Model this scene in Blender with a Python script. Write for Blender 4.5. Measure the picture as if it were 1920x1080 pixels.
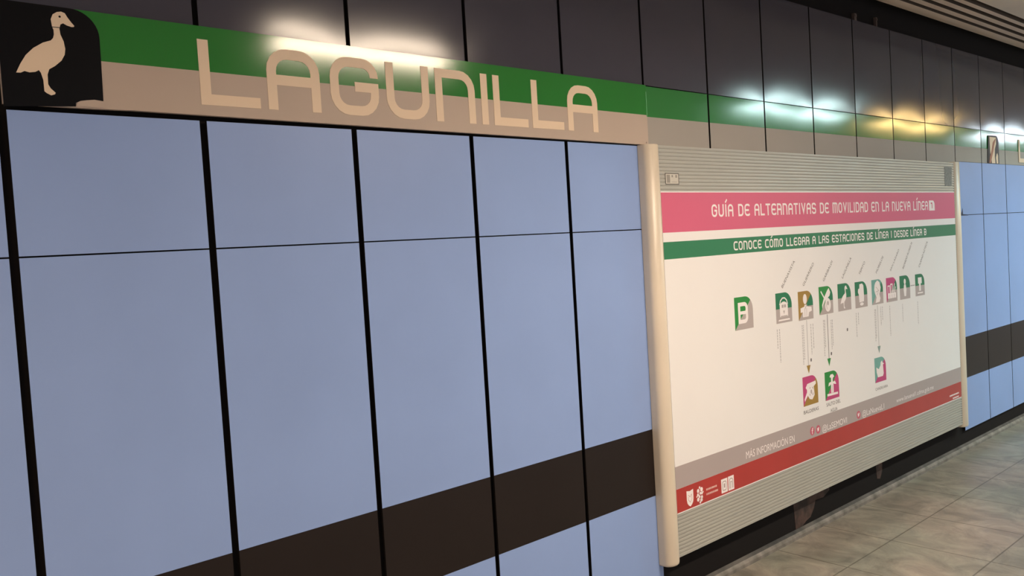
import bpy, math, random
from mathutils import Vector, Matrix
random.seed(7)
PI = math.pi
for o in list(bpy.data.objects): bpy.data.objects.remove(o, do_unlink=True)
sc = bpy.context.scene
C = sc.collection

# ------------------------------------------------------------------ camera, world, exposure
ZF = 1.165                      # heights below are written relative to z = 1.165 m above the floor
cam_d = bpy.data.cameras.new('camera'); cam = bpy.data.objects.new('camera', cam_d); C.objects.link(cam)
cam_d.sensor_width = 36.0; cam_d.lens = 29.842; cam_d.clip_start = 0.05
Rm = ((0.7413557, 0.0748174, -0.6669289),
      (-0.6684156, -0.0066826, -0.7437580),
      (-0.0601029, 0.9971749, 0.0450549))
cam.matrix_world = Matrix.Translation((-0.4949, -2.3989, 0.4956 + ZF)) @ Matrix(Rm).to_4x4()
sc.camera = cam
w = bpy.data.worlds.new('station_ambient'); sc.world = w; w.use_nodes = True
w.node_tree.nodes['Background'].inputs[0].default_value = (0.98, 0.97, 1.04, 1)
w.node_tree.nodes['Background'].inputs[1].default_value = 0.50
sc.view_settings.view_transform = 'Standard'; sc.view_settings.look = 'None'
sc.view_settings.gamma = 1.0; sc.view_settings.exposure = 0.0
sc.view_settings.use_curve_mapping = False

# ceiling lamps: x centre, length, y, colour, strength
LAMPS = [(-2.0, 1.20, -2.175, (1.0, .70, .42), 112, 'added unseen warm tube light above the near end of the platform'),  # unseen tube, added to light the left end of the wall
         (2.48, 1.28, -2.175, (1.0, .80, .60), 145, 'warm white ceiling tube light facing the station name sign'),
         (7.15, 0.95, -2.175, (.72, 1.0, .99), 92, 'cool greenish ceiling tube light facing the poster frame, nearer one'),
         (8.20, 0.95, -2.175, (.72, 1.0, .99), 92, 'cool greenish ceiling tube light facing the poster frame, farther one'),
         (9.95, 0.85, -2.175, (1.0, .66, .25), 78, 'yellow ceiling tube light beyond the poster frame, nearer one'),
         (10.95, 0.85, -2.175, (1.0, .66, .25), 78, 'yellow ceiling tube light beyond the poster frame, farther one'),
         (13.3, 0.95, -2.175, (.78, .91, 1.0), 88, 'white ceiling tube light far down the platform, nearer one'),
         (14.4, 0.95, -2.175, (.78, .91, 1.0), 88, 'white ceiling tube light far down the platform, farther one')]

# ------------------------------------------------------------------ helpers
def lin(r, g, b):
    f = lambda c: (c/255/12.92) if c/255 <= .04045 else ((c/255+.055)/1.055)**2.4
    return (f(r), f(g), f(b), 1)
MATS = {}
def mat(name, col, rough=.5, metal=0.0, spec=.5, noise=0.0, nscale=3.0, bump=0.0, bscale=200, coat=0.0, coat_rough=.1, emit=None, estr=0):
    if name in MATS: return MATS[name]
    m = bpy.data.materials.new(name); m.use_nodes = True; nt = m.node_tree; b = nt.nodes['Principled BSDF']
    b.inputs['Roughness'].default_value = rough; b.inputs['Metallic'].default_value = metal
    b.inputs['Specular IOR Level'].default_value = spec
    b.inputs['Coat Weight'].default_value = coat; b.inputs['Coat Roughness'].default_value = coat_rough
    tc = nt.nodes.new('ShaderNodeTexCoord')
    if noise > 0:
        n = nt.nodes.new('ShaderNodeTexNoise'); n.inputs['Scale'].default_value = nscale; n.inputs['Detail'].default_value = 4
        nt.links.new(tc.outputs['Object'], n.inputs['Vector'])
        r = nt.nodes.new('ShaderNodeValToRGB')
        r.color_ramp.elements[0].position = .3; r.color_ramp.elements[1].position = .7
        r.color_ramp.elements[0].color = tuple(c*(1-noise) for c in col[:3]) + (1,)
        r.color_ramp.elements[1].color = tuple(min(1, c*(1+noise)) for c in col[:3]) + (1,)
        nt.links.new(n.outputs['Fac'], r.inputs['Fac']); nt.links.new(r.outputs['Color'], b.inputs['Base Color'])
    else:
        b.inputs['Base Color'].default_value = col
    if bump > 0:
        n2 = nt.nodes.new('ShaderNodeTexNoise'); n2.inputs['Scale'].default_value = bscale; n2.inputs['Detail'].default_value = 3
        nt.links.new(tc.outputs['Object'], n2.inputs['Vector'])
        bp = nt.nodes.new('ShaderNodeBump'); bp.inputs['Strength'].default_value = bump; bp.inputs['Distance'].default_value = .004
        nt.links.new(n2.outputs['Fac'], bp.inputs['Height']); nt.links.new(bp.outputs['Normal'], b.inputs['Normal'])
    if emit:
        b.inputs['Emission Color'].default_value = emit; b.inputs['Emission Strength'].default_value = estr
    MATS[name] = m
    return m

M_BLUE = mat('blue_enamel', (.268, .388, .710, 1), rough=.42, spec=.35, noise=.035, nscale=2.5)
M_DARK = mat('dark_grey_enamel', (.052, .052, .074, 1), rough=.15, spec=.42, noise=.05, nscale=2)
M_STRIPE = mat('black_brown_enamel', (.016, .011, .010, 1), rough=.42, spec=.22, noise=.08, nscale=3)
M_GREEN = mat('green_enamel', (.030, .19, .045, 1), rough=.14, spec=.33)
M_BEIGE = mat('beige_enamel', (.385, .355, .32, 1), rough=.5, spec=.1, noise=.02, nscale=4)
M_SGREEN = mat('sign_green', (.021, .19, .030, 1), rough=.12, spec=.42)
M_SBEIGE = mat('sign_beige', (.51, .415, .345, 1), rough=.5, spec=.2, noise=.02, nscale=4)
M_CREAM = mat('letter_cream', (.83, .66, .49, 1), rough=.5, spec=.2)
M_BLACK = mat('black_gap', (.006, .0042, .0042, 1), rough=.8, spec=.2)
M_PLATE = mat('plate_black', (.004, .004, .005, 1), rough=.35, spec=.12)
M_POST = mat('post_cream_metal', (.70, .61, .49, 1), rough=.33, spec=.5, noise=.03, nscale=4)
M_RIB = mat('ribbed_aluminium', (.43, .42, .38, 1), rough=.42, metal=.15, spec=.5, noise=.03, nscale=3)
M_PAPER = mat('poster_white', (.86, .84, .84, 1), rough=.38, spec=.35, noise=.012, nscale=2)
M_PINK = mat('poster_pink', (.66, .125, .225, 1), rough=.38, spec=.35)
M_PGREEN = mat('poster_green', (.030, .20, .090, 1), rough=.38, spec=.35)
M_PGREY = mat('poster_grey', (.42, .36, .355, 1), rough=.38, spec=.35)
M_PRED = mat('poster_red', (.42, .042, .036, 1), rough=.36, spec=.35, noise=.05, nscale=5)
M_WHITE = mat('print_white', (.90, .84, .84, 1), rough=.4, spec=.3)
M_INK = mat('print_grey_ink', (.17, .155, .16, 1), rough=.5, spec=.2)
M_INKL = mat('print_pale_ink', (.52, .50, .51, 1), rough=.5, spec=.2)
M_IGREEN = mat('icon_green', (.020, .19, .085, 1), rough=.4, spec=.3)
M_IGREEN2 = mat('icon_bright_green', (.025, .26, .05, 1), rough=.4, spec=.3)
M_IGREY = mat('icon_grey', (.46, .40, .39, 1), rough=.4, spec=.3)
M_IGOLD = mat('icon_gold', (.36, .22, .045, 1), rough=.4, spec=.3)
M_ITEAL = mat('icon_teal', (.17, .40, .36, 1), rough=.4, spec=.3)
M_IPINK = mat('icon_pink', (.52, .06, .20, 1), rough=.4, spec=.3)
M_RUST = mat('brown_figure', (.36, .13, .07, 1), rough=.5)
M_CEIL = mat('ceiling_paint', (.80, .68, .59, 1), rough=.7, spec=.2, noise=.06, nscale=2)
M_SOFFIT = mat('soffit_slats', (.80, .63, .52, 1), rough=.55, spec=.3, noise=.05, nscale=3)
M_HOUSE = mat('lamp_housing_white', (.6, .6, .58, 1), rough=.5)
M_SCREW = mat('screw_metal', (.35, .28, .24, 1), rough=.35, metal=.6)
M_TAPE = mat('grey_tape', (.22, .22, .21, 1), rough=.7, noise=.25, nscale=60)
M_STK = mat('sticker_paper', (.58, .55, .49, 1), rough=.5)
M_STKI = mat('sticker_ink', (.10, .09, .08, 1), rough=.6)

def floor_material():
    m = bpy.data.materials.new('stone_floor'); m.use_nodes = True; nt = m.node_tree; N = nt.nodes; L = nt.links
    b = N['Principled BSDF']; tc = N.new('ShaderNodeTexCoord')
    mp = N.new('ShaderNodeMapping'); mp.inputs['Location'].default_value = (-3.905, .383, 0)
    L.new(tc.outputs['Object'], mp.inputs['Vector'])
    br = N.new('ShaderNodeTexBrick'); br.offset = 0.0; br.squash = 1.0
    br.inputs['Scale'].default_value = 1.0; br.inputs['Brick Width'].default_value = .487; br.inputs['Row Height'].default_value = .487
    br.inputs['Mortar Size'].default_value = .0045; br.inputs['Mortar Smooth'].default_value = .4
    br.inputs['Color1'].default_value = (.285, .262, .245, 1); br.inputs['Color2'].default_value = (.24, .228, .212, 1)
    br.inputs['Mortar'].default_value = (.11, .10, .085, 1)
    L.new(mp.outputs['Vector'], br.inputs['Vector'])
    # streaky veining of the stone
    mp2 = N.new('ShaderNodeMapping'); mp2.inputs['Scale'].default_value = (1.9, 1.3, 1); mp2.inputs['Rotation'].default_value = (0, 0, .12)
    L.new(tc.outputs['Object'], mp2.inputs['Vector'])
    n = N.new('ShaderNodeTexNoise'); n.inputs['Scale'].default_value = 3.2; n.inputs['Detail'].default_value = 12; n.inputs['Roughness'].default_value = .70
    n.inputs['Distortion'].default_value = .9
    L.new(mp2.outputs['Vector'], n.inputs['Vector'])
    r = N.new('ShaderNodeValToRGB'); r.color_ramp.elements[0].position = .33; r.color_ramp.elements[1].position = .68
    r.color_ramp.elements[0].color = (.60, .60, .59, 1); r.color_ramp.elements[1].color = (1.36, 1.33, 1.28, 1)
    L.new(n.outputs['Fac'], r.inputs['Fac'])
    mx = N.new('ShaderNodeMix'); mx.data_type = 'RGBA'; mx.blend_type = 'MULTIPLY'; mx.inputs[0].default_value = 1
    L.new(br.outputs['Color'], mx.inputs[6]); L.new(r.outputs['Color'], mx.inputs[7])
    n3 = N.new('ShaderNodeTexNoise'); n3.inputs['Scale'].default_value = 1.7; n3.inputs['Detail'].default_value = 3
    L.new(tc.outputs['Object'], n3.inputs['Vector'])
    r3 = N.new('ShaderNodeValToRGB'); r3.color_ramp.elements[0].position = .4; r3.color_ramp.elements[1].position = .62
    r3.color_ramp.elements[0].color = (1.04, .98, .92, 1); r3.color_ramp.elements[1].color = (.88, .95, .88, 1)
    L.new(n3.outputs['Fac'], r3.inputs['Fac'])
    mx2 = N.new('ShaderNodeMix'); mx2.data_type = 'RGBA'; mx2.blend_type = 'MULTIPLY'; mx2.inputs[0].default_value = 1
    L.new(mx.outputs[2], mx2.inputs[6]); L.new(r3.outputs['Color'], mx2.inputs[7])
    L.new(mx2.outputs[2], b.inputs['Base Color'])
    b.inputs['Roughness'].default_value = .38; b.inputs['Specular IOR Level'].default_value = .4
    bp = N.new('ShaderNodeBump'); bp.inputs['Strength'].default_value = .25; bp.inputs['Distance'].default_value = .004
    L.new(n.outputs['Fac'], bp.inputs['Height']); L.new(bp.outputs['Normal'], b.inputs['Normal'])
    return m

def concrete_material(name, a, bcol, scale):
    m = bpy.data.materials.new(name); m.use_nodes = True; nt = m.node_tree; N = nt.nodes; L = nt.links
    b = N['Principled BSDF']; tc = N.new('ShaderNodeTexCoord')
    n = N.new('ShaderNodeTexNoise'); n.inputs['Scale'].default_value = scale; n.inputs['Detail'].default_value = 8
    L.new(tc.outputs['Object'], n.inputs['Vector'])
    r = N.new('ShaderNodeValToRGB'); r.color_ramp.elements[0].position = .35; r.color_ramp.elements[1].position = .65
    r.color_ramp.elements[0].color = a; r.color_ramp.elements[1].color = bcol
    L.new(n.outputs['Fac'], r.inputs['Fac']); L.new(r.outputs['Color'], b.inputs['Base Color'])
    b.inputs['Roughness'].default_value = .7
    bp = N.new('ShaderNodeBump'); bp.inputs['Strength'].default_value = .5; bp.inputs['Distance'].default_value = .006
    L.new(n.outputs['Fac'], bp.inputs['Height']); L.new(bp.outputs['Normal'], b.inputs['Normal'])
    return m
M_FLOOR = floor_material()
M_KERB = concrete_material('kerb_concrete', (.11, .10, .085, 1), (.24, .22, .195, 1), 12)
M_KERBD = concrete_material('kerb_dirty_shaded_top', (.018, .015, .013, 1), (.09, .08, .07, 1), 6)  # dirt plus shade from the board above, painted into the colour
M_STAIN = concrete_material('rust_stained_concrete', (.022, .012, .009, 1), (.095, .052, .040, 1), 16)

class MB:
    """collects vertices and faces (heights relative to ZF), builds one mesh object"""
    def __init__(s): s.v = []; s.f = []; s.m = []
    def face(s, pts, mi=0):
        i = len(s.v); s.v += [tuple(p) for p in pts]; s.f.append(tuple(range(i, i+len(pts)))); s.m.append(mi)
    def box(s, x0, x1, y0, y1, z0, z1, mi=0):
        i = len(s.v)
        s.v += [(x, y, z) for x in (x0, x1) for y in (y0, y1) for z in (z0, z1)]
        for q in ((0,1,3,2),(4,6,7,5),(0,4,5,1),(2,3,7,6),(0,2,6,4),(1,5,7,3)):
            s.f.append(tuple(i+k for k in q)); s.m.append(mi)
    def slab(s, pts, y, t, mi=0):
        """flat outline pts (x, z), front face at y, thickness t towards the wall"""
        area = sum(pts[i][0]*pts[(i+1) % len(pts)][1]-pts[(i+1) % len(pts)][0]*pts[i][1] for i in range(len(pts)))
        if area < 0: pts = pts[::-1]
        n = len(pts); i = len(s.v)
        s.v += [(p[0], y, p[1]) for p in pts] + [(p[0], y+t, p[1]) for p in pts]
        s.f.append(tuple(range(i, i+n))); s.m.append(mi)
        s.f.append(tuple(reversed(range(i+n, i+2*n)))); s.m.append(mi)
        for k in range(n):
            k2 = (k+1) % n
            s.f.append((i+k, i+n+k, i+n+k2, i+k2)); s.m.append(mi)
    def ribbon(s, pts, wd, y, t, closed=False, mi=0):
        """stroke of width wd along the centre line pts, mitred"""
        n = len(pts); Lf = []; Rt = []
        for k in range(n):
            p = Vector(pts[k])
            a = Vector(pts[(k-1) % n]) if (closed or k > 0) else None
            b = Vector(pts[(k+1) % n]) if (closed or k < n-1) else None
            d1 = (p-a).normalized() if a is not None else None
            d2 = (b-p).normalized() if b is not None else None
            if d1 is None: d1 = d2
            if d2 is None: d2 = d1
            n1 = Vector((-d1.y, d1.x)); n2 = Vector((-d2.y, d2.x)); nn = (n1+n2)
            if nn.length < 1e-6: nn = n1.copy()
            nn.normalize(); k_ = 1/max(.35, nn.dot(n1)); off = nn*(wd/2*k_)
            Lf.append(p+off); Rt.append(p-off)
        i = len(s.v)
        for k in range(n):
            s.v += [(Rt[k].x, y, Rt[k].y), (Lf[k].x, y, Lf[k].y), (Rt[k].x, y+t, Rt[k].y), (Lf[k].x, y+t, Lf[k].y)]
        for k in range(n if closed else n-1):
            a = i+4*k; b = i+4*((k+1) % n)
            for q in ((a, b, b+1, a+1), (a, a+2, b+2, b), (a+1, b+1, b+3, a+3)):
                s.f.append(q); s.m.append(mi)
        if not closed:
            e = i+4*(n-1)
            s.f.append((i, i+1, i+3, i+2)); s.m.append(mi); s.f.append((e, e+2, e+3, e+1)); s.m.append(mi)
    def build(s, name, mats, parent=None, smooth=False, auto=None):
        me = bpy.data.meshes.new(name)
        me.from_pydata([(x, y, z+ZF) for x, y, z in s.v], [], s.f)
        if not isinstance(mats, (list, tuple)): mats = [mats]
        for m in mats: me.materials.append(m)
        me.polygons.foreach_set('material_index', s.m)
        if smooth: me.polygons.foreach_set('use_smooth', [True]*len(s.f))
        me.update()
        o = bpy.data.objects.new(name, me); C.objects.link(o)
        if parent is not None:
            o.parent = parent
            o.matrix_parent_inverse = Matrix.Translation(parent.location).inverted()
        return o

def tag(o, label, cat, group=None):
    o['label'] = label; o['category'] = cat
    if group: o['group'] = group
    return o
def thing(name, loc, label, cat, group=None):
    o = bpy.data.objects.new(name, None); C.objects.link(o); o.empty_display_size = .1
    o.location = (loc[0], loc[1], loc[2]+ZF)
    return tag(o, label, cat, group)
def struct(o): o['kind'] = 'structure'; return o

def arc(cx, cz, r, a0, a1, n=6):
    return [(cx+r*math.cos(a0+(a1-a0)*k/n), cz+r*math.sin(a0+(a1-a0)*k/n)) for k in range(n+1)]
def rounded(pts, rad, closed=False, n=6):
    """replace the corners of a polyline by arcs of radius rad[i] (0 = sharp)"""
    out = []; N_ = len(pts)
    for i, p in enumerate(pts):
        r = rad[i] if isinstance(rad, (list, tuple)) else rad
        if r <= 0 or (not closed and i in (0, N_-1)): out.append(tuple(p)); continue
        P = Vector(p); A = Vector(pts[(i-1) % N_]); B = Vector(pts[(i+1) % N_])
        da = (A-P).normalized(); db = (B-P).normalized(); ang = da.angle(db); t = r/math.tan(ang/2)
        s_ = P+da*t; e_ = P+db*t; c = P+(da+db).normalized()*(r/math.sin(ang/2))
        a0 = math.atan2(s_.y-c.y, s_.x-c.x); a1 = math.atan2(e_.y-c.y, e_.x-c.x)
        while a1-a0 > PI: a1 -= 2*PI
        while a1-a0 < -PI: a1 += 2*PI
        for k in range(n+1):
            a = a0+(a1-a0)*k/n; out.append((c.x+r*math.cos(a), c.y+r*math.sin(a)))
    return out
def clip(poly, a, b, c):
    """keep the side a*x+b*z >= c of a convex polygon"""
    out = []
    for i in range(len(poly)):
        p, q = poly[i], poly[(i+1) % len(poly)]
        dp = a*p[0]+b*p[1]-c; dq = a*q[0]+b*q[1]-c
        if dp >= 0: out.append(p)
        if dp*dq < 0:
            t = dp/(dp-dq); out.append((p[0]+t*(q[0]-p[0]), p[1]+t*(q[1]-p[1])))
    return out

# ------------------------------------------------------------------ the setting
X0, X1 = -3.2, 16.0
mb = MB(); mb.box(X0, X1, .018, .10, -1.165, 2.10); struct(mb.build('wall_back', M_BLACK))
mb = MB(); mb.box(X0-.5, X1, -6.0, .10, -1.30, -1.165); struct(mb.build('floor', M_FLOOR))
# concrete kerb where the floor meets the wall: sloping top with a worn front edge
mb = MB(); n = 500; prof = [(.018, -1.120), (.006, -1.134), (.0, -1.142), (-.004, -1.149), (-.005, -1.166)]
for k in range(n+1):
    x = X0+(X1-X0)*k/n; j = random.uniform(-.0006, .0006)
    for q, (y, z) in enumerate(prof): mb.v.append((x, y+(j if q > 1 else 0), z+(random.uniform(-.0006, .0006) if q in (1, 2, 3) else 0)))
for k in range(n):
    for q in range(4):
        a = k*5+q; mb.f.append((a, a+1, a+6, a+5)); mb.m.append(0 if q >= 1 else 1)
struct(mb.build('trim_1', [M_KERB, M_KERBD]))
# stains on the kick strip under the poster frame
def blob(x0, x1, z0, z1, jag, y, t, m):
    pts = []
    for k in range(9): pts.append((x0+(x1-x0)*k/8, z0))
    for k in range(9): pts.append((x1-(x1-x0)*k/8, z1+random.uniform(-jag, jag)))
    m.slab(pts, y, t)
mb = MB()
mb.slab([(3.64,-1.118),(3.71,-1.118),(3.75,-1.10),(3.80,-1.09),(3.84,-1.05),(3.86,-1.01),(3.95,-1.015),(4.02,-.99),(4.02,-.92),(3.62,-.92),(3.63,-1.02)], .0165, .001)
mb.slab([(4.62,-1.06),(4.66,-1.07),(4.69,-1.03),(4.70,-.93),(4.60,-.93)], .0165, .001)
struct(mb.build('baseboard_back', M_STAIN))
# ceiling: flat part, slatted soffit with a rounded nose over the recess above the wall panels
mb = MB(); mb.box(X0-.5, X1, -6.0, -.439, 1.853, 1.95); struct(mb.build('ceiling', M_CEIL))
prof = [(-.025, 2.06), (-.028, 1.95), (-.036, 1.905), (-.050, 1.880), (-.072, 1.864), (-.100, 1.856), (-.130, 1.851), (-.155, 1.85), (-.175, 1.85), (-.175, 1.92),
        (-.207, 1.92), (-.207, 1.85), (-.250, 1.85), (-.250, 1.92), (-.284, 1.92), (-.284, 1.85), (-.327, 1.85), (-.327, 1.92),
        (-.362, 1.92), (-.362, 1.85), (-.398, 1.85), (-.398, 1.92), (-.440, 1.92), (-.440, 1.853)]
mb = MB()
for x in (X0-.5, X1): mb.v += [(x, y, z) for y, z in prof]
for q in range(len(prof)-1):
    mb.f.append((q, q+1, q+1+len(prof), q+len(prof))); mb.m.append(2 if prof[q][1] == prof[q+1][1] == 1.92 else (1 if 1.92 in (prof[q][1], prof[q+1][1]) else 0))
struct(mb.build('trim_2', [M_SOFFIT, mat('slat_side_shade', (.10, .07, .05, 1), rough=.7), M_BLACK]))  # groove sides painted dark to stand for shade between the slats
mb = MB(); mb.box(X0-.5, X1, -.02, .10, 2.06, 2.12); struct(mb.build('trim_3', M_BLACK))

# ------------------------------------------------------------------ ceiling lights (they make the reflections in the enamel)
def ceiling_light(x, ln, y, col, st, label):
    t = thing('ceiling_light', (x, y, 1.853), label, 'ceiling light', 'tube lights along the platform ceiling')
    h = MB(); b0, b1 = 1.765, 1.853
    h.box(x-ln/2-.03, x+ln/2+.03, y-.14, y-.11, b0, b1); h.box(x-ln/2-.03, x+ln/2+.03, y+.11, y+.14, b0, b1)
    h.box(x-ln/2-.03, x-ln/2, y-.11, y+.11, b0, b1); h.box(x+ln/2, x+ln/2+.03, y-.11, y+.11, b0, b1)
    h.box(x-ln/2, x+ln/2, y-.11, y+.11, b1-.012, b1)
    h.build('housing', M_HOUSE, t)
    d = MB(); d.box(x-ln/2, x+ln/2, y-.11, y+.11, b0+.028, b0+.040)
    key = 'lamp_%.2f_%.2f_%d' % (col[0], col[2], st)
    d.build('diffuser', mat(key, (.8, .8, .8, 1), emit=(*col, 1), estr=st), t)
for L_ in LAMPS: ceiling_light(*L_)

# ------------------------------------------------------------------ enamel wall panels
SE = {-1: -.5, 0: .0007, 1: .5073, 2: 1.0071, 3: 1.5008, 4: 1.9956, 5: 2.5052, 6: 2.9917, 7: 3.490, 8: 3.992, 9: 4.4988, 10: 5.002,
      11: 5.4952, 12: 5.9963, 13: 6.5045, 14: 7.0129, 15: 7.52}
def gap(i): return .022 - .0009*max(0, min(i, 10))
def panel(name, x0, x1, z0, z1, m, bulge=.001, split=None, m2=None, y=0.0):
    """sheet panel, slightly pillowed, edges folded back towards the wall"""
    b = MB(); nu = 14; us = [-1+2*k/nu for k in range(nu+1)]
    if split is None: vs = [-1+2*k/nu for k in range(nu+1)]
    else:
        s_ = (split-z0)/(z1-z0)*2-1
        vs = [-1+(s_+1)*k/6 for k in range(6)] + [s_+(1-s_)*k/6 for k in range(7)]
    nv = len(vs)-1
    for v in vs:
        for u in us:
            d = bulge*(1-abs(u)**2.5)*(1-abs(v)**2.5)
            b.v.append((x0+(x1-x0)*(u+1)/2, y-d, z0+(z1-z0)*(v+1)/2))
    W = nu+1
    for j in range(nv):
        for i in range(nu):
            b.f.append((j*W+i, j*W+i+1, (j+1)*W+i+1, (j+1)*W+i)); b.m.append(1 if (split is not None and vs[j] >= s_-1e-6) else 0)
    k = 2 if split is not None else 1
    rim = [(x0, z0), (x1, z0), (x1, z1), (x0, z1)]
    for q in range(4):
        (ax, az), (bx, bz) = rim[q], rim[(q+1) % 4]
        b.face([(ax, y, az), (ax, y+.010, az), (bx, y+.010, bz), (bx, y, bz)], k)
    o = b.build(name, [m, m2, M_BLACK] if split is not None else [m, M_BLACK])
    o.data.polygons.foreach_set('use_smooth', [p.material_index != k for p in o.data.polygons])
    return o
ORD = ['leftmost, cut off by the left edge of the photo', 'under the bird emblem', 'under the first L and A of the sign', 'under the G and U of the sign',
       'under the N, I and L of the sign', 'last one before the poster frame']
ORDR = {12: 'first one right of the poster frame', 13: 'second one right of the poster frame', 14: 'third one right of the poster frame, at the right edge'}
rows = [('short blue upper', .5522, .917, M_BLUE, 'short blue panels under the sign band'), ('tall blue middle', -.3395, .5478, M_BLUE, 'tall blue panels above the black stripe'),
        ('black-brown stripe', -.638, -.3405, M_STRIPE, 'black-brown stripe panels'), ('blue bottom', -1.0177, -.639, M_BLUE, 'blue panels below the black stripe')]
for (rn, z0, z1, m, grp) in rows:
    for i in (-1, 0, 1, 2, 3, 4, 12, 13, 14):
        a = SE[i]+gap(i)/2; b = SE[i+1]-gap(i+1)/2
        if i == 4: b = 2.470
        top = z1
        if i >= 12:
            top = z1+.0185 if z1 > .9 else z1
            if i > 12: a = SE[i]+.005
            b = SE[i+1]-.005
        if rn.startswith('blue bottom') and i == -1: pass
        where = ORD[i+1] if i < 5 else ORDR[i]
        o = panel('cladding_panel', a, b, z0, top, m, .0006)
        tag(o, '%s wall panel, %s' % (rn, where), 'wall panel', grp)
TOPW = {-1: 'leftmost, cut off by the left edge', 0: 'above the bird emblem', 1: 'above the first L and A, left half of the glare', 2: 'above the G and U, right half of the glare',
        3: 'above the N, I and L', 4: 'above the last A of the sign', 5: 'above the sign end and left frame post'}
words = ['second', 'third', 'fourth', 'fifth', 'sixth', 'seventh', 'eighth', 'ninth', 'tenth']
for i in range(-1, 15):
    g0 = gap(i); g1 = gap(i+1)
    where = TOPW.get(i) or '%s one right of that over the left frame post' % (['first'] + words)[i-6]
    o = panel('cladding_panel', SE[i]+g0/2*.8, SE[i+1]-g1/2*.8, 1.1865, 1.743, M_DARK, .0026)
    tag(o, 'dark grey glossy top panel, %s' % where, 'wall panel', 'dark grey panels of the top row')
for i in range(5, 15):
    a = SE[i]+gap(i)/2*.8 if i > 5 else 2.506
    where = 'the first one right of the long sign' if i == 5 else 'the %s one right of the long sign' % words[i-6]
    o = panel('band_panel', a, SE[i+1]-gap(i+1)/2*.8, .918 if i < 12 else .9375, 1.1825, M_BEIGE, .0009, split=1.048, m2=M_GREEN)
    tag(o, 'green over beige band panel, %s' % where, 'wall panel', 'green and beige band panels')
o = panel('band_panel', -.489, -.012, .93, 1.1825, M_DARK, .001); tag(o, 'dark band panel left of the bird emblem, at the left edge', 'wall panel')
# the same cladding carries on beyond both edges of the photo
for nm, xs_ in (('wall_right', [7.52+.5*k for k in range(17)]), ('wall_left', [-3.0+.5*k for k in range(5)])):
    b = MB()
    for x in xs_:
        for z0, z1, k in ((-1.0177,-.639,0), (-.638,-.3405,1), (-.3395,.5478,0), (.5522,.917,0), (.930,1.048,2), (1.048,1.1825,3), (1.1865,1.743,4)):
            b.box(x+.008, x+.492, 0, .012, z0, z1, k)
    struct(b.build(nm, [M_BLUE, M_STRIPE, M_BEIGE, M_GREEN, M_DARK]))
# chipped corner on the right-hand blue panels
mb = MB(); mb.slab([(6.00,.545),(6.20,.5455),(6.21,.551),(6.10,.556),(6.095,.60),(6.08,.575),(6.06,.556),(6.00,.553)], -.0012, .0008)
tag(mb.build('seam_crack', mat('crack_dark', (.03, .04, .09, 1), rough=.8)), 'dark chipped crack along the seam just right of the poster frame', 'crack')

# ------------------------------------------------------------------ bird emblem outline (metres, relative heights)
DUCK = [(.037,1.0074),(.0482,1.0308),(.0617,1.0533),(.0799,1.0725),(.1028,1.0884),(.1217,1.096),(.1275,1.103),(.1300,1.112),(.1300,1.1240),(.1272,1.1310),(.1255,1.150),
        (.1310,1.163),(.1409,1.170),(.151,1.1724),(.1596,1.1696),(.1651,1.1595),(.1719,1.1496),(.180,1.1397),(.1785,1.1370),(.1734,1.1361),(.1622,1.1388),(.1538,1.1431),
        (.1473,1.1395),(.1439,1.1283),(.1453,1.1136),(.1515,1.0968),(.1538,1.0781),(.1514,1.0629),(.1427,1.0471),(.1266,1.032),(.1124,1.0225),(.1076,1.0087),
        (.107,.9845),(.1123,.9742),(.1227,.9642),(.1211,.9601),(.1122,.9567),(.1028,.9613),(.0971,.9662),(.0968,.9943),(.0925,1.012),(.0885,1.018),(.0801,1.0128),(.0668,1.0105),
        (.0560,1.0128),(.0475,1.0080)]

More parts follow.
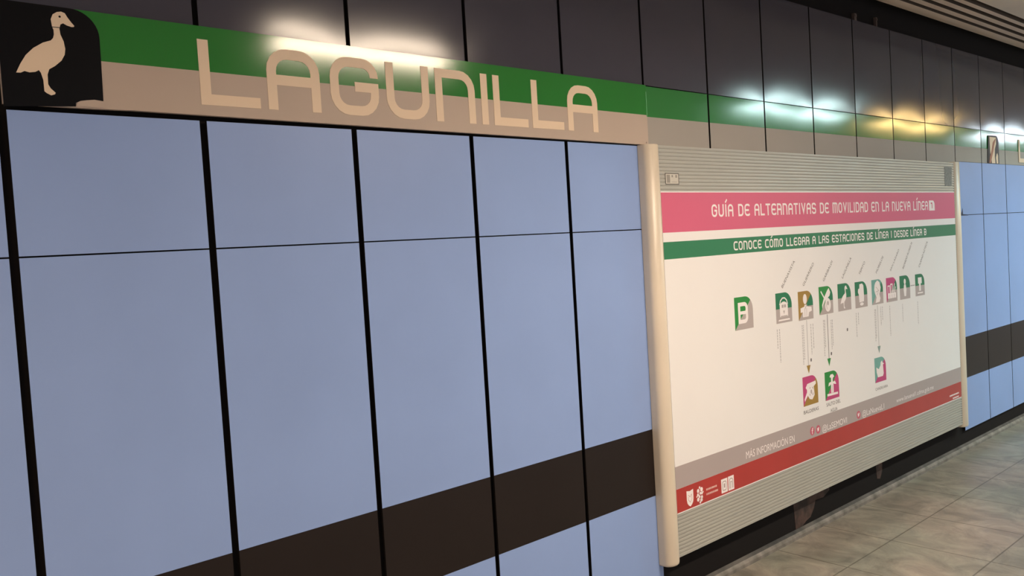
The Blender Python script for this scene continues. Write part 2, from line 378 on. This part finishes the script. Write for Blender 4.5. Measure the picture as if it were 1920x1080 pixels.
# ------------------------------------------------------------------ lettering in the station's rounded capitals
def glyph(ch, w, h, r, s):
    """stroke centre lines of a capital in a w x h box (outer size), stroke s"""
    a = s/2; L, R, B, T = a, w-a, a, h-a; r = min(r, (R-L)/2*.98); mid = h*.485
    G = {
     'L': [([(L, h), (L, B), (w, B)], 0)],
     'A': [([(L, 0), (L, T), (R, T), (R, 0)], r), ([(L+a, h*.49), (R-a, h*.49)], 0)],
     'G': [([(R, h*.675), (R, T), (L, T), (L, B), (R, B), (R, h*.50), (w*.50, h*.50)], [0, min(r, (T-h*.675)*.97), r, r, min(r, (h*.5-B)*.97), 0, 0])],
     'U': [([(L, h), (L, B), (R, B), (R, h)], r)],
     'N': [([(L, 0), (L, T), (R, T), (R, 0)], [0, 0, r, 0])],
     'I': [([(w/2, 0), (w/2, h)], 0)],
     '1': [([(w*.15, T), (w*.6, T), (w*.6, 0)], 0)],
     'M': [([(L, 0), (L, T), (R, T), (R, 0)], [0, 0, r*.7, 0]), ([(w/2, 0), (w/2, T-a)], 0)],
     'D': [([(L, B), (L, T), (R, T), (R, B)], [0, 0, r, r], True)],
     'O': [([(L, B), (L, T), (R, T), (R, B)], [r]*4, True)],
     'E': [([(w, T-a*1.2), (R-a, T), (L, T), (L, B), (R-a, B), (w, B+a*1.2)], [0, 0, r, r, 0, 0]), ([(L+a, mid), (w*.85, mid)], 0)],
     'C': [([(w, T-a*.5), (R-a, T), (L, T), (L, B), (R-a, B), (w, B+a*.5)], [0, 0, r, r, 0, 0])],
     'T': [([(0, T), (w, T)], 0), ([(w/2, 0), (w/2, T-a)], 0)],
     'R': [([(L, 0), (L, T), (R, T), (R, 0)], [0, 0, r, 0]), ([(L+a, mid), (R-a, mid)], 0)],
     'V': [([(L, h), (w/2, B*2.2), (R, h)], 0)],
     'S': [([(R, h*.74), (R, T), (L, T), (L, mid), (R, mid), (R, B), (L, B), (L, h*.26)], [0] + [min(r*.75, (T-h*.74)*.94)]*6 + [0])],
     'B': [([(L, B), (L, T), (R, T), (R, B)], [0, 0, r, r], True), ([(L+a, mid), (R-a, mid)], 0)],
     'W': [([(L, h), (L, B), (R, B), (R, h)], r), ([(w/2, B+a), (w/2, h)], 0)],
    }
    return G[ch]
def draw_glyph(m, ch, x, z, w, h, r, s, y, t):
    for st in glyph(ch, w, h, r, s):
        pts, rad = st[0], st[1]; closed = len(st) > 2
        pts = rounded(pts, rad, closed, 5) if rad else pts
        m.ribbon([(x+p[0], z+p[1]) for p in pts], s, y, t, closed)
ACC = {'Í': 'I', 'Ó': 'O', 'Á': 'A'}
def metro_text(text, x0, x1, z, h, s, y, material, parent, t=.0003):
    W = {'I': .30, '1': .42, 'M': 1.25, ' ': .50, 'L': .86, 'T': .95, 'V': 1.02}
    sp = .24
    tot = sum(W.get(ACC.get(c, c), 1.0)+sp for c in text)-sp
    k = (x1-x0)/tot; x = x0; m = MB()
    for c in text+' ':
        if c == ' ' and m.v: m.build('word', material, parent); m = MB()
        b = ACC.get(c, c); wd = W.get(b, 1.0)*k
        if b != ' ':
            draw_glyph(m, b, x, z, max(wd, s), h, h*.26, s, y, t)
            if c in ACC:
                xx = x+wd/2; m.ribbon([(xx-.003, z+h*1.12), (xx+.012, z+h*1.38)], s*.9, y, t)
        x += wd+sp*k

# ------------------------------------------------------------------ the station name sign
sg = thing('station_sign', (.005, -.015, .93), 'long green and beige station name sign with a bird emblem, reading LAGUNILLA', 'sign')
b = MB(); YS = -.0145
def sline(x): return 1.0562 - (x-.24)*.0018
xs = [.004+(2.5045-.004)*k/24 for k in range(25)]
for nm, lo, hi, mm in (('beige_band', lambda x: .9322-(x-.24)*.0048 if x > .24 else .930, sline, M_SBEIGE), ('green_band', lambda x: sline(x), lambda x: 1.1835, M_SGREEN)):
    b = MB()
    for x in xs:
        yy = YS
        b.v += [(x, yy, lo(x)), (x, yy, hi(x)), (x, 0.002, lo(x)), (x, 0.002, hi(x))]
    for k in range(24):
        a = 4*k; c = a+4
        for q in ((a, c, c+1, a+1), (a, a+2, c+2, c), (a+1, c+1, c+3, a+3)): b.f.append(q); b.m.append(0)
    b.f.append((0, 1, 3, 2)); b.m.append(0); e = 96; b.f.append((e, e+2, e+3, e+1)); b.m.append(0)
    b.build(nm, mm, sg)
plate = MB()
plate.slab([(.004,.9225),(.168,.9325),(.169,.942),(.180,.9475),(.2365,.9505)] + [(.2388,1.06)] + rounded([(.2388,1.06),(.240,1.1838),(.10,1.1838)], [0,.068,0], n=10)[1:-1] + [(.10,1.1838),(.004,1.1838)], YS-.0016, .0016)
pl = plate.build('emblem_plate', M_PLATE, sg)
d = MB(); d.slab(DUCK, YS-.0022, .0006); db = d.build('bird_emblem', M_CREAM, pl)
d = MB(); d.slab(arc(.1468, 1.1590, .0028, 0, 2*PI*.95, 11), YS-.0025, .0004); d.build('bird_eye', M_PLATE, pl); d = MB(); d.slab([(.124,1.1296),(.148,1.1302),(.148,1.1318),(.124,1.1312)], YS-.0025, .0004)
d.build('neck_line', M_PLATE, pl)
d = MB(); d.slab([(.1690,.9335),(.172,.9425),(.180,.9475),(.196,.9505),(.215,.9530),(.2365,.9505),(.2400,.9325)], YS-.0021, .0005); d.build('emblem_base_tongue', M_SBEIGE, pl)
LET = [('L', .5005, .1805), ('A', .7065, .178), ('G', .9215, .181), ('U', 1.1335, .177), ('N', 1.3385, .179), ('I', 1.5465, .0325), ('L', 1.6065, .1725), ('L', 1.8020, .1735), ('A', 2.0000, .1785)]
for ch, x, wd in LET:
    m = MB(); draw_glyph(m, ch, x, .9605, wd, .1855, .052, .0312, YS-.0012, .0012)
    m.build('letter', M_CREAM, sg)
d = MB(); d.slab(arc(2.4905, .931, .0035, 0, 2*PI*.94, 10), YS-.001, .001); d.build('screw', M_SCREW, sg)
# fold of the sign sheet at its right end
d = MB(); d.box(2.5005, 2.5050, YS-.0012, YS+.004, 1.046, 1.155); d.build('sheet_edge', mat('edge_pale_green', (.12, .40, .16, 1), rough=.3), sg)

# far repeat of the sign: emblem plate and the first letter, seen on the band at the right edge
fs = thing('station_sign', (6.63, -.002, .94), 'far small emblem plate with cream and brown figure on the green and beige band', 'sign')
d = MB(); d.slab([(6.618,.9385),(6.86,.9385)] + rounded([(6.86,1.0),(6.86,1.155),(6.7,1.155)], [0,.06,0])[1:-1] + [(6.64,1.150)], -.006, .004); p2 = d.build('emblem_plate', M_PLATE, fs)
d = MB(); d.slab([(6.700,.9395),(6.775,.9395),(6.765,.99),(6.772,1.05),(6.80,1.09),(6.80,1.14),(6.665,1.14),(6.668,1.08),(6.672,1.02),(6.69,.98)], -.0068, .0008)
d.slab([(6.800,.9395),(6.835,.9395),(6.835,1.0),(6.822,1.02),(6.805,1.01),(6.79,.985)], -.0068, .0008); d.build('bird_emblem', M_CREAM, p2)
d = MB(); d.slab([(6.642,.9395),(6.675,.9395),(6.70,.98),(6.735,1.03),(6.755,1.075),(6.79,1.12),(6.79,1.135),(6.73,1.10),(6.70,1.04),(6.66,.985)], -.0076, .0006); d.build('brown_figure', M_RUST, p2)
m = MB(); draw_glyph(m, 'L', 7.315, .9605, .18, .1855, .052, .033, -.0055, .003)
tag(m.build('sign_letter', M_CREAM), 'cream letter stroke on the far green band, at the right edge of the photo', 'letter')

# ------------------------------------------------------------------ advertising frame: two rounded posts and a ribbed board
fr = thing('advertising_frame', (2.44, 0, -.955), 'large ribbed aluminium poster frame with two cream rounded side posts', 'frame')
def post(xa, xb, z0, z1):
    b = MB(); cx = (xa+xb)/2; hw = (xb-xa)/2; prof = [(xa, -.0015)]
    for k in range(17):
        a = PI*k/16; prof.append((cx-hw*math.cos(a), -.030-.036*math.sin(a)))
    prof.append((xb, -.0015)); n_ = len(prof); zs = [z0, z0+.004, z0+.012, z1-.003, z1]; sc_ = [.93, .98, 1, 1, .97]
    for z, s_ in zip(zs, sc_):
        for (x, y) in prof: b.v.append((cx+(x-cx)*s_, .012+(y-.012)*s_, z))
    for j in range(4):
        for k in range(n_-1):
            a = j*n_+k; b.f.append((a, a+1, a+n_+1, a+n_)); b.m.append(0)
    b.f.append(tuple(reversed(range(n_)))); b.m.append(0); b.f.append(tuple(range(4*n_, 5*n_))); b.m.append(0)
    o = b.build('post', M_POST, fr, smooth=True)
    for p in o.data.polygons[-2:]: p.use_smooth = False
    return o
post(2.441, 2.531, -.957, .9185); post(5.822, 5.925, -.957, .9235)
b = MB(); zt, zb, pitch = .9165, -.934, .01655; nz = int((zt-zb)/pitch); pr = []
for k in range(nz+1):
    z = zt-k*pitch
    pr += [(z, -.0500), (z-.0045, -.0508), (z-.0090, -.0507), (z-.0130, -.0496), (z-.0145, -.0478), (z-.0157, -.0478)]
pr = [p for p in pr if p[0] > zb]+[(zb, -.050)]
for z, y in pr: b.v += [(2.5215, y, z), (5.824, y, z)]
for k in range(len(pr)-1): b.f.append((2*k+1, 2*k, 2*k+2, 2*k+3)); b.m.append(0)
b.face([(2.529, -.050, zt), (5.824, -.050, zt), (5.824, .012, zt), (2.529, .012, zt)]); b.face([(2.529, -.050, zb), (2.529, .012, zb), (5.824, .012, zb), (5.824, -.050, zb)])
b.build('ribbed_board', M_RIB, fr)
b = MB(); b.box(5.808, 5.824, -.0495, -.040, -.93, .91); b.build('painted_shadow_strip', mat('painted_shadow_dark', (.05, .045, .042, 1), rough=.6), fr)  # dark strip painting in the shadow line beside the right post

# ------------------------------------------------------------------ the mobility guide poster
YP = -.0522; P0, P1, PZ0, PZ1 = 2.5240, 5.812, -.733, .7085
po = thing('poster', (P0, YP, PZ0), 'wide white transit guide poster with pink, green, grey and red bands on the ribbed board', 'poster')
b = MB(); b.slab([(P0, PZ0-.004), (P1, PZ0-.004), (P1, PZ1+.004), (P0, PZ1+.004)], YP, .0012); b.build('paper', M_PAPER, po)
def band(nm, z0, z1, m): b = MB(); b.slab([(P0, z0), (P1, z0), (P1, z1), (P0, z1)], YP-.0003, .0003); return b.build(nm, m, po)
pk = band('pink_band', .5295, .7080, M_PINK); pg = band('green_band', .4105, .4875, M_PGREEN)
gy = band('grey_band', -.6235, -.5215, M_PGREY); rd = band('red_band', -.7320, -.6240, M_PRED)
YT = YP-.0006
metro_text('GUÍA DE ALTERNATIVAS DE MOVILIDAD EN LA NUEVA LÍNEA', 2.901, 5.362, .592, .060, .0094, YT, M_WHITE, pk)
m = MB(); m.slab([(5.380,.588)] + [(5.470,.588)] + rounded([(5.470,.60),(5.470,.655),(5.380,.655)], [0,.03,0])[1:-1] + [(5.380,.655)], YT, .0003); m.build('line_number_plate', M_WHITE, pk)
m = MB(); m.ribbon([(5.408,.637),(5.428,.637),(5.428,.603)], .010, YT-.0003, .0003); m.build('line_number', M_PINK, pk)
metro_text('CONOCE CÓMO LLEGAR A LAS ESTACIONES DE LÍNEA 1 DESDE LÍNEA B', 3.070, 5.320, .4265, .0440, .0074, YT, M_WHITE, pg)

def text_mesh(body, name, material, parent, x0, x1, z0, z1, y, rot=0.0, t=.0003, bold=.0):
    """printed text in a plain face fitted to a box (length x1-x0, height z1-z0) then turned by rot about (x0, z0)"""
    cu = bpy.data.curves.new('text', 'FONT'); cu.body = body; cu.size = 1; cu.offset = bold
    tmp = bpy.data.objects.new('text', cu); C.objects.link(tmp)
    dg = bpy.context.evaluated_depsgraph_get(); me = bpy.data.meshes.new_from_object(tmp.evaluated_get(dg))
    C.objects.unlink(tmp); bpy.data.objects.remove(tmp); bpy.data.curves.remove(cu)
    xs_ = [v.co.x for v in me.vertices]; ys_ = [v.co.y for v in me.vertices]
    ax, bx, ay, by = min(xs_), max(xs_), min(ys_), max(ys_)
    for v in me.vertices:
        u = (v.co.x-ax)/(bx-ax)*(x1-x0); q = (v.co.y-ay)/(by-ay)*(z1-z0)
        v.co = (x0+u*math.cos(rot)-q*math.sin(rot), y, z0+u*math.sin(rot)+q*math.cos(rot)+ZF)
    me.materials.clear(); me.materials.append(material)
    for p in me.polygons: p.material_index = 0
    me.name = name
    o = bpy.data.objects.new(name, me); C.objects.link(o)
    pt = parent; L_ = Vector((0, 0, 0))
    while pt is not None: L_ = L_ + pt.location; pt = pt.parent
    o.parent = parent
    o.matrix_parent_inverse = parent_world(parent).inverted()
    return o
def parent_world(p):
    m_ = Matrix.Identity(4); chain = []
    while p is not None: chain.append(p); p = p.parent
    for q in reversed(chain): m_ = m_ @ q.matrix_parent_inverse @ Matrix.Translation(q.location)
    return m_
_old = MB.build
def build2(s, name, mats, parent=None, smooth=False):
    o = _old(s, name, mats, parent, smooth)
    if parent is not None: o.matrix_parent_inverse = parent_world(parent).inverted()
    return o
MB.build = build2
for o in list(bpy.data.objects):      # keep every part where it was drawn, two levels deep as well
    if o.parent is not None: o.matrix_parent_inverse = parent_world(o.parent).inverted()

YD = YP-.0007
text_mesh('MÁS INFORMACIÓN EN', 'lettering', M_WHITE, gy, 3.089, 3.548, -.6035, -.557, YD, rot=-.010)
text_mesh('@LaSEMOVI', 'lettering', M_WHITE, gy, 3.843, 4.127, -.6215, -.5760, YD)
text_mesh('@LaNuevaL1', 'lettering', M_WHITE, gy, 4.317, 4.604, -.6215, -.5760, YD)
text_mesh('www.lanueval1.cdmx.gob.mx', 'lettering', M_WHITE, gy, 4.775, 5.344, -.6130, -.5770, YD)
M_BADGE = mat('badge_pink', (.56, .10, .16, 1), rough=.4)
BIRD = [(-.55,-.45),(-.15,-.5),(.25,-.35),(.48,0),(.5,.3),(.65,.5),(.42,.48),(.25,.6),(.02,.5),(-.02,.25),(-.3,.35),(-.55,.55),(-.55,.2),(-.45,0),(-.55,0),(-.4,-.2),(-.3,-.3)]
for bx, bz, kind in ((3.736, -.586, 'f'), (3.799, -.589, 'bird'), (4.271, -.5915, 'bird')):
    m = MB(); m.slab(arc(bx, bz, .0235, 0, 2*PI*.96, 20), YT, .0003); bd = m.build('badge', M_BADGE, gy)
    m = MB()
    if kind == 'f':
        m.ribbon([(bx+.010, bz+.015), (bx+.002, bz+.013), (bx-.001, bz+.006), (bx-.001, bz-.017)], .006, YD, .0001); m.slab([(bx-.008, bz+.0015), (bx-.0045, bz+.0015), (bx-.0045, bz+.006), (bx-.008, bz+.006)], YD, .0001); m.slab([(bx+.0025, bz+.0015), (bx+.009, bz+.0015), (bx+.009, bz+.006), (bx+.0025, bz+.006)], YD, .0001)
    else: m.slab([(bx+.019*p[0], bz+.021*p[1]) for p in BIRD], YD, .0001)
    m.build('mark', M_WHITE, gy)
# marks on the red band
m = MB(); m.slab([(2.5975,-.6475),(2.6225,-.6525),(2.6475,-.6475),(2.6475,-.69),(2.6440,-.705),(2.6350,-.716),(2.6225,-.7235),(2.6100,-.716),(2.6010,-.705),(2.5975,-.69)], YT, .0003); m.build('shield_mark', M_WHITE, rd)
m = MB(); m.ribbon([(2.610,-.668),(2.622,-.680),(2.634,-.668),(2.636,-.690),(2.622,-.704),(2.609,-.690),(2.610,-.676)], .0022, YD, .0001); m.build('shield_mark', mat('mark_rose', (.50, .22, .20, 1), rough=.4), rd)
m = MB(); cx, cz = 2.6975, -.687
for sx, sz, r in ((.0,.033,.006),(.014,.022,.0105),(-.012,.020,.0095),(.016,.004,.007),(-.015,.002,.0075),(.004,.006,.007),(-.004,-.008,.007),(.014,-.014,.0085),(-.014,-.020,.0095),(.010,-.026,.0095),(.0,-.036,.006),(.025,.008,.004),(-.024,-.005,.004)):
    m.slab(arc(cx+sx, cz+sz, r, 0, 2*PI*.93, 10), YT, .0003)
m.build('ornament_mark', M_WHITE, rd)
m = MB()
for z, xs_ in ((-.676, (2.748, 2.760, 2.768, 2.783, 2.793, 2.812, 2.822, 2.835)), (-.698, (2.748, 2.756, 2.762, 2.774, 2.786, 2.800, 2.812, 2.843))):
    for k in range(0, len(xs_)-1): m.slab([(xs_[k], z-.0045), (xs_[k+1]-.002, z-.0045), (xs_[k+1]-.002, z+.0045), (xs_[k], z+.0045)], YT, .0003)
m.build('small_print', mat('print_rose', (.72, .45, .42, 1), rough=.4), rd)
m = MB(); m.slab([(2.869,-.7240),(2.920,-.7240),(2.920,-.6570),(2.869,-.6570)], YT, .0003); m.slab([(2.9265,-.7240),(2.975,-.7240),(2.975,-.6555),(2.9265,-.6555)], YT, .0003); m.build('square_mark', M_WHITE, rd)
m = MB(); g_ = .0035
m.ribbon(rounded([(2.880,-.712),(2.880,-.670),(2.909,-.670),(2.909,-.712)], [.006]*4, True, 3), g_, YD, .0001, True)
m.ribbon([(2.8945,-.700),(2.8945,-.680)], .008, YD, .0001)
m.ribbon(rounded([(2.937,-.716),(2.937,-.668),(2.965,-.668),(2.965,-.716)], [0,.010,.010,0], False, 3), g_, YD, .0001)
m.ribbon([(2.9445,-.716),(2.9445,-.684),(2.9575,-.684),(2.9575,-.716)], .003, YD, .0001)
m.build('square_mark', mat('mark_taupe', (.33, .25, .24, 1), rough=.4), rd)
m = MB()
for z, xa, xb in ((-.697, 5.605, 5.765), (-.7205, 5.658, 5.765)):
    x = xa
    while x < xb: q = min(xb, x+random.uniform(.008, .020)); m.slab([(x, z-.005), (q, z-.005), (q, z+.005), (x, z+.005)], YT, .0003); x = q+.004
m.build('small_print', M_WHITE, rd)

# station icons: rounded plate split in two or three colours, a white figure on it
def shape(x, z, s, h=None):
    h = h or s
    return [(x, z), (x+s, z)] + rounded([(x+s, z+.02), (x+s, z+h), (x, z+h)], [0, s*.42, 0], n=8)[1:-1] + [(x, z+h)]
def icon(x, z, s, scheme, fig, name='station_icon', tone=M_WHITE):
    P = shape(x, z, s); b = MB(); mats = {'g': M_IGREEN, 'b': M_IGREEN2, 'y': M_IGOLD, 't': M_ITEAL, 'p': M_IPINK, 's': M_IGREY}
    ml = []
    def add(poly, key):
        if len(poly) < 3: return
        if key not in ml: ml.append(key)
        b.slab(poly, YT+.0002, .0002, ml.index(key))
    if len(scheme) == 2 and scheme[0] != '/':
        add(clip(P, 0, 1, z+s*.47), scheme[0]); add(clip(P, 0, -1, -(z+s*.47)), scheme[1])
    elif scheme[0] == '/':
        a_, c_ = -1, 1; k0 = (z-x)
        add(clip(P, -1, 1, k0), scheme[1]); low = clip(P, 1, -1, -k0)
        if len(scheme) == 3: add(low, scheme[2])
        else: add(clip(low, 0, 1, z+s*.47), scheme[2]); add(clip(low, 0, -1, -(z+s*.47)), scheme[3])
    o = b.build(name, [mats[k] for k in ml], po)
    m = MB()
    for f in fig:
        if f[0] == 'p': m.slab([(x+s*u, z+s*v) for u, v in f[1]], YD, .0003)
        elif f[0] == 'r': m.ribbon([(x+s*u, z+s*v) for u, v in f[1]], s*f[2], YD, .0003)
        elif f[0] == 'c': m.slab(arc(x+s*f[1], z+s*f[2], s*f[3], 0, 2*PI*.95, 16), YD, .0003)
        elif f[0] == 'k': m.slab([(x+s*u, z+s*v) for u, v in f[1]], YD-.0003, .0002, 1)
        elif f[0] == 'rk': m.ribbon([(x+s*u, z+s*v) for u, v in f[1]], s*f[2], YD-.0003, .0002, False, 1)
    m.build('pictogram', [tone, M_IGREY], o)
    return o
def E_(cx, cy, rx, ry, n=16): return [(cx+rx*math.cos(2*PI*k/n), cy+ry*math.sin(2*PI*k/n)) for k in range(n)]
duck_n = [((a-.03)/.16*.62+.16, (c-.955)/.22*.86+.06) for a, c in DUCK]
LOCO = [('r', [(.24, .60), (.30, .74), (.42, .82), (.56, .82), (.68, .74), (.74, .60)], .045), ('p', [(.24,.20),(.74,.20),(.74,.58),(.66,.66),(.54,.70),(.44,.70),(.32,.66),(.24,.58)]),
        ('p', [(.12,.07),(.86,.07),(.82,.12),(.16,.12)]), ('k', [(.36,.50),(.47,.50),(.47,.60),(.36,.60)]), ('k', [(.51,.50),(.62,.50),(.62,.60),(.51,.60)]), ('k', [(.44,.40),(.54,.40),(.49,.28)]), ('rk', [(.28,.22),(.70,.22)], .03), ('rk', [(.28,.16),(.70,.16)], .02)]
BUST = [('p', E_(.46, .72, .13, .18)), ('p', [(.42,.52),(.56,.52),(.60,.45),(.88,.42),(.90,.28),(.70,.24),(.66,.10),(.28,.10),(.28,.28),(.14,.26),(.14,.42),(.40,.46)]), ('rk', [(.58,.54),(.42,.36)], .03), ('rk', [(.42,.36),(.42,.12)], .02), ('rk', [(.54,.40),(.54,.12)], .02)]
GUITAR = [('r', [(.14,.84),(.36,.60)], .06), ('p', [(.60,.84),(.72,.92),(.82,.76),(.76,.64),(.56,.54),(.44,.50),(.30,.36),(.22,.20),(.20,.34),(.34,.58)]), ('p', E_(.62, .32, .21, .25)), ('k', E_(.62, .38, .06, .08)), ('rk', [(.46,.44),(.56,.16)], .02)]
DUCKF = [('p', duck_n)]
GLOVE = [('p', [(.38,.90),(.60,.92),(.70,.84),(.72,.40),(.70,.22),(.34,.20),(.30,.50),(.24,.60),(.26,.72),(.36,.74)]), ('p', E_(.52, .13, .15, .06))]
SHAWL = [('p', [(.34,.88),(.52,.96),(.70,.88),(.80,.66),(.74,.50),(.66,.40),(.74,.22),(.66,.08),(.30,.06),(.40,.28),(.28,.44),(.22,.60),(.26,.78)]), ('rk', [(.38,.70),(.62,.54),(.36,.50)], .02), ('rk', [(.44,.36),(.56,.50)], .02)]
ARCHES = [('p', [(.12,.14),(.88,.14),(.88,.36),(.12,.36)]), ('r', [(.14,.36),(.14,.66),(.32,.66),(.32,.36)], .05), ('r', [(.40,.36),(.40,.72),(.56,.72),(.56,.36)], .05), ('r', [(.62,.40),(.78,.74)], .05), ('r', [(.72,.36),(.86,.60)], .05), ('rk', [(.30,.14),(.30,.30)], .02), ('rk', [(.50,.14),(.50,.30)], .02), ('rk', [(.70,.14),(.70,.30)], .02)]
MONU = [('p', E_(.50, .74, .10, .12)), ('p', [(.42,.62),(.58,.62),(.64,.40),(.58,.12),(.42,.12),(.36,.40)])]
TOTEM = [('p', [(.30,.56),(.70,.56),(.70,.84),(.30,.84)]), ('p', [(.40,.22),(.58,.22),(.58,.56),(.40,.56)]), ('p', [(.22,.10),(.80,.10),(.80,.16),(.22,.16)])]
ICONS = [(3.4246, .0306, .157, 'gs', LOCO), (3.6475, .0236, .155, '/ygs', BUST), (3.870, .0330, .155, '/bgs', GUITAR), (4.083, .0330, .156, 'gs', DUCKF), (4.290, .0320, .153, 'gs', GLOVE),
         (4.502, .0330, .150, '/tgs', SHAWL), (4.698, .0320, .150, '/pgs', ARCHES), (4.887, .0320, .150, 'gs', MONU), (5.118, .0355, .142, 'gs', TOTEM)]
for i_ in ICONS: icon(*i_)
ob = icon(3.050, .036, .161, '/bs', [], name='line_icon')
for ch_ in list(ob.children): bpy.data.objects.remove(ch_, do_unlink=True)
m = MB(); q = [(3.082,.065),(3.082,.165),(3.150,.165),(3.160,.155),(3.160,.128),(3.153,.1165),(3.166,.104),(3.166,.076),(3.155,.065)]
m.ribbon(rounded([(3.090,.075),(3.090,.160),(3.156,.160),(3.156,.075)], [0,0,.020,.020], True, 5), .019, YD, .0003, True)
m.slab([(3.0995,.110),(3.1465,.110),(3.1465,.126),(3.0995,.126)], YD, .0003); m.build('letter_b', M_WHITE, ob)
CANNON = [('p', [(.18,.62),(.30,.74),(.86,.78),(.88,.68),(.72,.60),(.76,.30),(.60,.16),(.42,.20),(.30,.34),(.10,.16),(.08,.24),(.26,.46),(.26,.54)]), ('k', E_(.54,.44,.05,.08)), ('k', [(.40,.40),(.45,.30),(.48,.34)]), ('k', [(.60,.34),(.66,.30),(.68,.42)]), ('k', [(.42,.56),(.48,.62),(.50,.56)]), ('k', [(.60,.58),(.66,.60),(.68,.50)])]
FOUNT = [('p', [(.34,.80),(.42,.88),(.58,.88),(.68,.78),(.60,.76),(.56,.70),(.56,.60),(.72,.62),(.80,.50),(.70,.50),(.60,.54),(.60,.22),(.42,.22),(.42,.54),(.34,.50),(.24,.48),(.28,.60),(.44,.62),(.44,.76)]), ('p', [(.14,.14),(.90,.12),(.90,.20),(.14,.22)]), ('rk', [(.50,.24),(.50,.50)], .02)]
SITD = [('p', [(.14,.62),(.22,.58),(.36,.52),(.52,.66),(.54,.78),(.66,.84),(.72,.74),(.86,.70),(.74,.66),(.76,.50),(.78,.30),(.70,.20),(.26,.20),(.16,.40)])]
icon(3.657, -.4405, .158, '/py', CANNON); icon(3.8945, -.4480, .158, '/bp', FOUNT); icon(4.4996, -.4395, .150, '/tp', SITD)
text_mesh('BALDERAS', 'station_name', M_INK, po, 3.655, 3.814, -.482, -.463, YT)
text_mesh('SALTO DEL', 'station_name', M_INK, po, 3.902, 4.062, -.482, -.462, YT)
text_mesh('AGUA', 'station_name', M_INK, po, 3.943, 4.022, -.520, -.500, YT)
text_mesh('CANDELARIA', 'station_name', M_INK, po, 4.499, 4.664, -.486, -.470, YT)
NAMES = [('BUENAVISTA', 3.498, .209, .190), ('GUERRERO', 3.713, .203, .165), ('GARIBALDI', 3.932, .213, .150), ('LAGUNILLA', 4.149, .215, .160), ('TEPITO', 4.358, .221, .103),
         ('MORELOS', 4.576, .217, .138), ('SAN LÁZARO', 4.768, .219, .182), ('RICARDO FLORES M.', 4.950, .221, .220), ('CIUDAD AZTECA', 5.190, .217, .218)]
for nm, x, z, ln in NAMES: text_mesh(nm, 'station_name', M_INK, po, x, x+ln, z, z+.017, YT, rot=math.radians(44+ (4 if ln > .2 else 0)))
# fine vertical print under the icons: rows of tiny dashes too small to read
def dashes(m, x, z0, z1, wd=.006):
    z = z0
    while z > z1:
        q = max(z1, z-random.uniform(.006, .016)); m.slab([(x, q), (x+wd, q), (x+wd, z), (x, z)], YT, .0003); z = q-.0035
m = MB()
for x, a_, c_ in ((3.4465,.002,-.173),(3.425,.002,-.10),(3.675,-.002,-.215),(3.688,-.002,-.19),(3.766,-.005,-.17),(3.789,-.005,-.14),(3.906,.003,-.198),(3.918,.003,-.15),(3.990,-.004,-.17),(4.004,-.004,-.15),
                  (4.317,.006,-.063),(4.291,.006,-.136),(4.528,.005,-.188),(4.540,.005,-.17),(4.608,.014,-.10),(4.630,.014,-.07),(4.732,.010,-.178),(4.914,.004,-.111),(5.141,.001,-.148)): m = MB(); dashes(m, x, a_, c_); m.build('fine_print', M_INKL, po)
for x, z in ((4.179,-.08),(3.981,-.194),(3.756,-.2)): m = MB(); m.slab([(x-.006,z-.008),(x+.006,z-.008),(x+.008,z+.006),(x,z+.011),(x-.007,z+.005)], YT, .0003); m.build('small_mark', M_INK, po)
for x, z0, z1, mm, lm in ((3.727, .021, -.225, M_IGOLD, M_INKL), (3.953, .030, -.2165, M_IGREEN2, M_INK), (4.569, .027, -.222, mat('arrow_grey_teal', (.22, .33, .31, 1)), M_INKL)):
    m = MB(); m.slab([(x-.0025, z1), (x+.0025, z1), (x+.0025, z0), (x-.0025, z0)], YT, .0003)
    l_ = m.build('arrow', lm, po)
    m = MB(); m.slab([(x-.020, z1), (x, z1-.044), (x+.020, z1)], YT-.0001, .0003); m.build('arrow_head', mm, l_)
m = MB()
for k in range(4): m.slab([(5.048+k*.016, .1075), (5.058+k*.016, .1075), (5.058+k*.016, .1125), (5.048+k*.016, .1125)], YT, .0003)
m.build('dotted_link', M_INK, po)

# ------------------------------------------------------------------ small stickers on the ribbed board
st = thing('sticker', (2.563, -.052, .744), 'small pale outlined sticker on the ribs at the top left of the frame', 'sticker')
m = MB(); m.slab([(2.563,.744),(2.660,.744),(2.660,.794),(2.563,.794)], -.0520, .0009); m.build('label_paper', M_STK, st)
m = MB(); m.ribbon([(2.564,.745),(2.659,.745),(2.659,.793),(2.564,.793)], .0035, -.0524, .0003, True); m.build('outline', M_STKI, st)
m = MB(); m.slab([(2.572,.751),(2.596,.751),(2.596,.787),(2.572,.787)], -.0523, .0002)
for x, z, ww, hh in ((2.608,.776,.010,.010),(2.636,.774,.012,.013),(2.606,.754,.040,.002)): m.slab([(x,z),(x+ww,z),(x+ww,z+hh),(x,z+hh)], -.0523, .0002)
m.build('grey_print', mat('sticker_grey', (.30, .28, .25, 1), rough=.6), st)
m = MB(); pts = [(5.660,.752),(5.690,.7535),(5.730,.751),(5.778,.753),(5.781,.80),(5.785,.85),(5.789,.884),(5.74,.8835),(5.700,.886),(5.659,.884),(5.661,.84),(5.657,.80)]
m.slab(pts, -.0520, .0009); tag(m.build('tape_patch', M_TAPE), 'worn grey patch on the ribs at the top right of the frame', 'patch')

# small brackets on the backing in the dark recess above the wall
for x, hw, z1, lab in ((4.55, .014, 1.785, 'short wide brown bracket in the dark recess above the wall, left one'), (4.83, .006, 1.80, 'thin brown bracket in the dark recess above the wall, right one')):
    m = MB(); m.box(x-hw, x+hw, .0, .018, 1.735, z1); m.box(x-hw*.6, x+hw*.6, -.004, .0, z1-.02, z1-.008)
    tag(m.build('bracket', mat('bracket_steel', (.10, .07, .06, 1), rough=.6)), lab, 'bracket')
